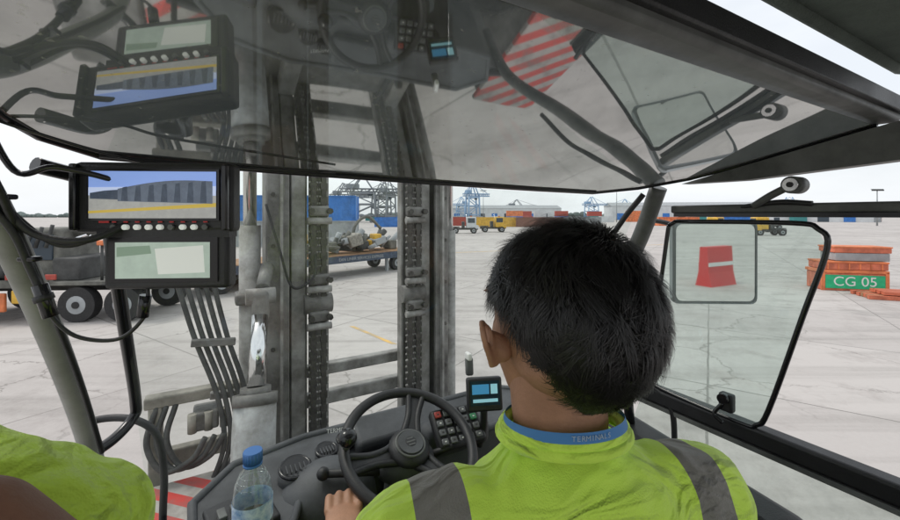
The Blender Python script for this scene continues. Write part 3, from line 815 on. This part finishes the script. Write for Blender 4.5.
# ================================================================= BACKGROUND OBJECTS
OR = M('orange_paint', (.72, .21, .08), .6, var=.4, scale=1.5); ORR = M('orange_red', (.62, .17, .09), .6, var=.4, scale=2)
YEL = M('yellow_paint_machine', (.7, .42, .05), .45, var=.3, scale=2); DK = M('dark_machine', (.07, .072, .07), .6, var=.5, scale=2)
OLV = M('dull_olive', (.17, .17, .15), .7, var=.5, scale=2); BL = M('blue_paint', (.04, .19, .55), .5, var=.3, scale=1)
GY = M('grey_paint', (.35, .37, .38), .6, var=.3, scale=1); WB = M('white_building', (.6, .62, .63), .6, var=.15, scale=.3)
CRB = M('crane_blue', (.26, .40, .58), .6); CRG = M('crane_grey', (.22, .24, .27), .6); WIN = M('window_dark', (.04, .06, .08), .15)
RDC = M('container_red', (.42, .07, .05), .6, var=.3); BRN = M('container_brown', (.22, .10, .07), .6, var=.3); TL = M('container_teal', (.05, .25, .25), .6, var=.3)
WOOD = M('timber', (.38, .22, .12), .8, var=.4, scale=4)

# truck crane, left
tk = empty('truck_crane', (-9.6, 13.2, G), R(4))
b = B()
b.box((-3.8, 0, .95), (8.2, .9, .25), DK, bev=.03)
b.box((-4.0, 0, 1.15), (7.6, 2.3, .12), OLV, bev=.02)
for x in (-.3, -1.6, -5.0): 
    for y in (-1.05, 1.05): tyre(b, (x, y, .52), .52, .32, RUB, GY, (0, 1, 0))
b.box((-.2, 0, 1.12), (1.4, 2.4, .06), DK, bev=.02)
b.box((-3.2, .2, 2.0), (1.3, 1.6, 1.6), OLV, bev=.12); b.box((-3.2, -.62, 2.2), (.9, .06, .8), WIN, bev=.02)
b.box((-4.7, .1, 1.75), (1.5, 1.8, 1.0), DK, bev=.08)
b.box((-2.1, 0, 1.55), (.8, 1.9, .7), DK, bev=.05)
b.cyl((-4.6, 0, 2.2), (.9, 0, 3.4), .2, OLV, 6, .14); b.cyl((-4.2, 0, 1.6), (-2.2, 0, 2.6), .1, CHROME, 10)
for i in range(9):
    b.cyl((-5.2+i*.3, -.8, 2.2), (-5.0+i*.3, -.8, 2.7+.2*math.sin(i)), .05, DK, 6)
b.box((-6.3, 0, 1.9), (1.9, 2.4, 1.9), DK, bev=.15); b.box((-6.3, -1.22, 2.3), (1.3, .05, .7), WIN)
b.box((-4.1, -1.17, 1.15), (3.4, .05, .22), OLV); b.box((-4.3, -1.2, .62), (1.5, .1, .55), OR, bev=.03)
b.box((-2.9, -1.2, .8), (.8, .25, .4), YEL, bev=.04)
for i in range(7): b.box((-5.6+i*.55, -1.21, 1.36), (.30, .06, .16), YEL if i % 2 else RDC, bev=.02)
b.cyl((-1.1, -.9, 1.2), (-1.1, -.9, 2.3), .04, DK, 8); b.box((-1.1, -.9, 2.35), (.2, .2, .15), OR, bev=.03)
b.obj('body', tk)
# low-bed trailer with machinery
tr = empty('lowbed_trailer', (-6.9, 20.6, G), R(50))
b = B()
b.box((0, 0, .98), (12.5, 2.6, .22), DK, bev=.02); b.box((0, -1.33, .93), (12.4, .04, .36), M('trailer_side', (.05, .07, .11), .6, var=.4))
b.box((0, 0, 1.115), (12.3, 2.5, .05), WOOD)
b.box((-5.6, 0, 1.35), (2.0, 2.4, .35), DK, bev=.05)
for x in (-4.9, -3.6, -2.3, 4.6):
    for y in (-1.0, 1.0): tyre(b, (x, y, .42), .42, .3, RUB, GY, (0, 1, 0))
b.box((3.9, -1.0, .45), (.15, .15, .9), GY)
b.obj('chassis', tr)
text('EAN LINER SERVICES EXPRESS', .22, GY, (1.9, -1.36, .93), (R(90), 0, 0), tr, 'side_lettering', .003)
ml = empty('machinery_load', (-6.9, 20.6, G), R(50))
b = B(); rr = random.Random(5)
for i in range(26):
    x = -1+rr.random()*6.2; mm = rr.choice([OLV, DK, GY, YEL, BEIGE, OLV, DK]); s3 = (rr.uniform(.3, .9), rr.uniform(.4, 1.1), rr.uniform(.2, .7))
    b.box((x, rr.uniform(-.6, .6), 1.15+s3[2]/2+rr.uniform(0, .4)), s3, mm, rot=(0, rr.uniform(-.3, .3), rr.uniform(-.5, .5)), bev=.06)
for i in range(30):
    x = -1+rr.random()*6; y = rr.uniform(-.9, .6)
    b.cyl((x, y, 1.3+rr.random()*.5), (x+rr.uniform(-.2, .9), y+rr.uniform(-.4, .4), 1.5+rr.random()*.9), rr.uniform(.03, .18), rr.choice([DK, OLV, GY]), 14)
b.tube([(2.2, 0, 1.4), (2.6, .2, 2.6), (3.4, .1, 3.1), (4.3, 0, 2.4)], .09, OLV, 8)
b.obj('machines', ml)

def container(x, y, z, rot, col, L=12.2, name='shipping_container'):
    e = empty(name, (x, y, z), rot); bb = B()
    bb.box((0, 0, 1.3), (L, 2.36, 2.5), col)
    k = int(L/.4)
    for i in range(k):
        for s_ in (-1, 1): bb.box((-L/2+.3+i*(L-.5)/(k-1), s_*1.19, 1.3), (.16, .05, 2.3), col)
    for xx in (-L/2, L/2):
        for yy_ in (-1.2, 1.2): bb.box((xx, yy_, 1.3), (.14, .14, 2.6), col)
    for zz in (.06, 2.55):
        for yy_ in (-1.2, 1.2): bb.box((0, yy_, zz), (L-.15, .12, .12), col)
    bb.obj('box', e); return e
container(-16, 42, G, R(6), GY); container(-16, 42, G+2.6, R(6), BL); container(-27, 46, G, R(6), WB); 
cols = [BL, RDC, BRN, TL, GY, OR, WB, YEL, GY, WB]
rr = random.Random(9)
cs = empty('container_stack', (0, 0, 0)); bb = B()
for i in range(44):
    x = -110+i*8.2+rr.uniform(-1, 1); y = 190+rr.uniform(-15, 40)
    for k in range(rr.choice([1, 1, 1, 2, 2])):
        bb.box((x, y, G+1.3+k*2.6), (rr.choice([6.1, 6.1, 7.5]), 2.4, 2.55), rr.choice(cols))
bb.obj('boxes', cs)
def warehouse(x, y, L, W, h, rot=0, wall=WB):
    e = empty('warehouse', (x, y, G), rot); bb = B()
    bb.box((0, 0, h/2), (L, W, h), wall)
    bb.prism([(-L/2-.4, -W/2-.4, h+.01), (-L/2-.4, W/2+.4, h+.01), (-L/2-.4, 0, h+W*.10)], (L+.8, 0, 0), GY)
    for i in range(int(L/9)):
        bb.box((-L/2+5+i*9, -W/2-.06, 2.2), (4, .1, 4.2), WIN if i % 3 else BL)
    bb.obj('shed', e)
warehouse(-75, 190, 60, 20, 8); warehouse(150, 260, 90, 25, 9, R(-10)); warehouse(40, 300, 80, 25, 8); warehouse(170, 190, 40, 16, 6, R(-25))

def sts(x, y, h, m, rot, span=20, name='gantry_crane'):
    e = empty(name, (x, y, G), rot); bb = B(); w = span/2; t = h*.022
    for sx in (-w*.5, w*.5):
        for sy in (-w*.35, w*.35):
            bb.cyl((sx*1.1, sy, 0), (sx*.95, sy, h*.62), t, m, 6)
    for sy in (-w*.35, w*.35):
        for zz in (.15, .38, .60): bb.cyl((-w*.52, sy, h*zz), (w*.52, sy, h*zz), t*.8, m, 6)
        bb.cyl((-w*.5, sy, h*.15), (w*.5, sy, h*.38), t*.5, m, 6); bb.cyl((w*.5, sy, h*.38), (-w*.5, sy, h*.6), t*.5, m, 6)
        for a, c in (((-w*.5, h*.62), (0, h)), ((w*.5, h*.62), (0, h))): bb.cyl((a[0], sy, a[1]), (c[0], sy*.5, c[1]), t*.7, m, 6)
        for zz in (.64, .70): bb.cyl((-w*.9, sy*.4, h*zz), (w*1.6, sy*.4, h*zz), t*.55, m, 6)
        for i in range(16):
            x0 = -w*.9+i*w*2.5/16; x1 = x0+w*2.5/16
            bb.cyl((x0, sy*.4, h*(.64 if i % 2 else .70)), (x1, sy*.4, h*(.70 if i % 2 else .64)), t*.3, m, 5)
    bb.cyl((0, 0, h), (w*1.5, 0, h*.7), t*.35, m, 5); bb.cyl((0, 0, h), (-w*.85, 0, h*.7), t*.35, m, 5)
    bb.box((-w*.4, 0, h*.75), (w*.5, w*.4, h*.09), m); bb.box((w*.3, 0, h*.58), (w*.2, w*.2, h*.07), WIN)
    for sx in (-w*.5, w*.5): bb.box((sx*1.1, 0, h*.03), (w*.12, w*.9, h*.05), m)
    bb.obj('lattice', e)
sts(-36, 165, 20, CRG, R(8), 20); sts(-30, 175, 17, CRG, R(170), 14); sts(-26, 165, 18, CRG, R(60), 12); sts(-56, 210, 20, CRG, R(0), 16)
sts(13, 230, 22, CRB, R(20), 13); sts(8, 280, 16, CRB, R(160), 12); sts(92, 260, 15, CRB, R(12), 14); sts(118, 270, 14, CRB, R(160), 14); sts(55, 330, 16, CRG, R(0), 20); sts(280, 330, 18, CRB, R(30), 22)
def tractor(x, y, rot, col, s=1.):
    e = empty('yard_tractor', (x, y, G), rot); e.scale = (s,)*3; bb = B()
    bb.box((0, 0, .8), (4.8, 1.1, .35), DK, bev=.03); bb.box((1.2, .1, 1.9), (1.7, 1.9, 1.9), col, bev=.12)
    bb.box((1.2, -.87, 2.25), (1.2, .05, .8), WIN); bb.box((2.07, .1, 2.25), (.04, 1.5, .8), WIN); bb.box((1.9, .1, 1.1), (1.1, 2.2, .6), col, bev=.06)
    bb.box((-.2, 0, 1.5), (.5, 1.8, 1.1), DK, bev=.05); bb.box((-1.6, 0, 1.1), (1.5, 1.0, .15), DK)
    for xx in (1.6, -1.5):
        for yy_ in (-1, 1): tyre(bb, (xx, yy_, .52), .52, .35, RUB, GY, (0, 1, 0))
    bb.cyl((.4, .9, 2), (.4, .9, 3.3), .06, CHROME, 8); bb.box((1.2, .1, 2.95), (.3, .3, .2), OR, bev=.03)
    bb.obj('body', e)
tractor(43, 66, R(20), YEL); tractor(50, 63, R(170), YEL); tractor(58, 76, R(0), YEL); tractor(-4, 62, R(10), YEL); tractor(2.5, 70, R(0), WB)
tractor(70, 88, R(0), WB); tractor(8, 75, R(0), YEL)
for i, (x, y, c_) in enumerate([(12, 110, YEL), (24, 108, BRN), (38, 118, GY), (68, 120, OR), (84, 118, BL), (2, 120, RDC), (-14, 108, BL)]):
    container(x, y, G, R(rr.uniform(-6, 6)), c_, 12.2)

# CG 05 platform stack
cg = empty('steel_platform_stack', (17.1, 17.3, G), R(-14)); cg.scale = (.94, .5, .92)
b = B()
b.box((0, 0, .40), (2.4, 2.2, .80), ORR, bev=.04); b.box((0, -1.12, .42), (2.2, .04, .62), GREEN, bev=.01)
for x in (-1.18, 1.18): b.box((x, -1.08, .45), (.14, .14, .9), OR, bev=.02)
b.box((0, 0, .88), (2.5, 2.3, .14), OR, bev=.02); b.box((.05, 0, 1.12), (2.35, 2.2, .30), ORR, bev=.02); b.box((.05, 0, 1.31), (2.4, 2.3, .08), OR, bev=.02)
b.box((.35, .1, 1.55), (2.0, 2.0, .36), GY, bev=.03); b.box((.35, .1, 1.86), (2.1, 2.1, .24), ORR, bev=.03); b.box((.35, .1, 2.0), (2.15, 2.15, .06), OR)
for i in range(6): b.box((-1.0+i*.4, -1.1, 1.12), (.05, .06, .28), OR)
b.obj('stack', cg)
text('CG 05', .60, WHT, (0, -1.145, .42), (R(90), 0, 0), cg, 'plate_text', .004)
tp = empty('timber_pile', (17.6, 15.2, G), R(-20)); b = B()
for i in range(7): b.box((rr.uniform(-.1, .1), -.6+i*.2, .08), (3.0, .17, .14), WOOD if i % 2 else ORR, rot=(0, 0, rr.uniform(-.05, .05)))
for i in range(4): b.box((.2, -.5+i*.26, .24), (2.6, .2, .12), ORR, rot=(0, 0, rr.uniform(-.08, .08)))
b.obj('planks', tp)
# red barrier added out of view to give the wing mirror its red reflection
rb = empty('added_red_barrier', (10.6, -15.8, G), R(-30)); b = B()
b.prism([(-.9, -.35, 0), (-.9, .35, 0), (-.9, .22, .6), (-.9, .16, 1.7), (-.9, -.16, 1.7), (-.9, -.22, .6)], (1.8, 0, 0), RED)
b.box((0, .24, .95), (1.8, .04, .16), WHT); b.box((0, -.24, .95), (1.8, .04, .16), WHT)
b.obj('body', rb)
wm = empty('wing_mirror', Matrix.Rotation(YAW, 3, 'Z') @ Vector((1.40, .70, -.155)), rot=(R(.2), 0, R(-2)))
b = B()
b.box((0, .006, 0), (.27, .02, .27), GY, bev=.02, seg=4)
rc = [(sx*(.105)+.02*math.cos(a), sz*.105+.02*math.sin(a)) for sx, sz, a0 in ((1, 1, 0), (-1, 1, 90), (-1, -1, 180), (1, -1, 270)) for a in [R(a0+k*18) for k in range(6)]]
b.poly([(x, -.006, z) for x, z in rc], M('mirror_face', (.86, .88, .87), .02, metal=1))
b.tube([(-.02, .02, .06), (-.10, .06, .12), (-.20, .03, .14)], .008, BLK, 8)
b.obj('mirror', wm)
def mast_light(x, y, h):
    e = empty('floodlight_mast', (x, y, G)); bb = B(); bb.cyl((0, 0, 0), (0, 0, h), .22, GY, 8, .12)
    bb.box((0, 0, h), (3.6, .2, .2), GY)
    for i in range(5): bb.box((-1.5+i*.75, -.2, h-.3), (.45, .3, .4), DK)
    bb.obj('mast', e)
for x, y, h in ((126, 118, 10.8), (-55, 160, 20), (75, 180, 16), (20, 240, 18), (-12, 200, 16)): mast_light(x, y, h)
b = B(); TR = M('far_trees', (.16, .20, .19), .9, var=.4, scale=.05)
rt = random.Random(2)
for i in range(420):
    x = -700+i*3.4+rt.uniform(-2, 2); h = 3+3*noise.noise(Vector((x*.02, 0, 0)))+rt.random()*2
    b.sph((x, 520+rt.uniform(-10, 10), G+h*.5), (3.4+rt.random()*2, 4, h*.8), TR, 8, 5)
b.obj('distant_trees')

# ================================================================= LIGHT
w = bpy.data.worlds.new('World'); scn.world = w; w.use_nodes = True
n, l = w.node_tree.nodes, w.node_tree.links
bg = n['Background']; sk = n.new('ShaderNodeTexSky'); sk.sky_type = 'NISHITA'; sk.sun_disc = False
EL, AZ = R(60), R(-70)
sk.sun_elevation = EL; sk.sun_rotation = AZ; sk.dust_density = 4; sk.air_density = 1.0; sk.altitude = 0
tc = n.new('ShaderNodeTexCoord'); cn = n.new('ShaderNodeTexNoise'); cn.inputs['Scale'].default_value = 2.2; cn.inputs['Detail'].default_value = 6
mp = n.new('ShaderNodeMapping'); mp.inputs['Scale'].default_value = (1, 1, 3.5); l.new(tc.outputs['Generated'], mp.inputs['Vector']); l.new(mp.outputs[0], cn.inputs['Vector'])
cr = n.new('ShaderNodeMapRange'); cr.inputs['From Min'].default_value = .35; cr.inputs['From Max'].default_value = .65
cr.inputs['To Min'].default_value = .76; cr.inputs['To Max'].default_value = .98; l.new(cn.outputs['Fac'], cr.inputs['Value'])
mx = n.new('ShaderNodeMix'); mx.data_type = 'RGBA'; l.new(cr.outputs[0], mx.inputs['Factor'])
l.new(sk.outputs[0], mx.inputs['A']); mx.inputs['B'].default_value = (7.0, 7.25, 7.5, 1)
l.new(mx.outputs['Result'], bg.inputs['Color']); bg.inputs['Strength'].default_value = .15
sun = bpy.data.lights.new('sun', 'SUN'); sun.energy = 1.3; sun.angle = R(14); sun.color = (1, .94, .88)
so = bpy.data.objects.new('sun', sun); scn.collection.objects.link(so)
S = Vector((math.sin(AZ)*math.cos(EL), math.cos(AZ)*math.cos(EL), math.sin(EL)))
so.rotation_euler = S.to_track_quat('Z', 'Y').to_euler()

cam = bpy.data.cameras.new('camera'); co = bpy.data.objects.new('camera', cam); scn.collection.objects.link(co)
co.location = (0, 0, 0); co.rotation_euler = (R(90), 0, 0)
cam.sensor_width = 36; cam.lens = 16; cam.shift_y = -.05; cam.clip_start = .02; cam.clip_end = 5000
scn.camera = co
scn.view_settings.view_transform = 'Standard'; scn.view_settings.look = 'None'; scn.view_settings.exposure = 0
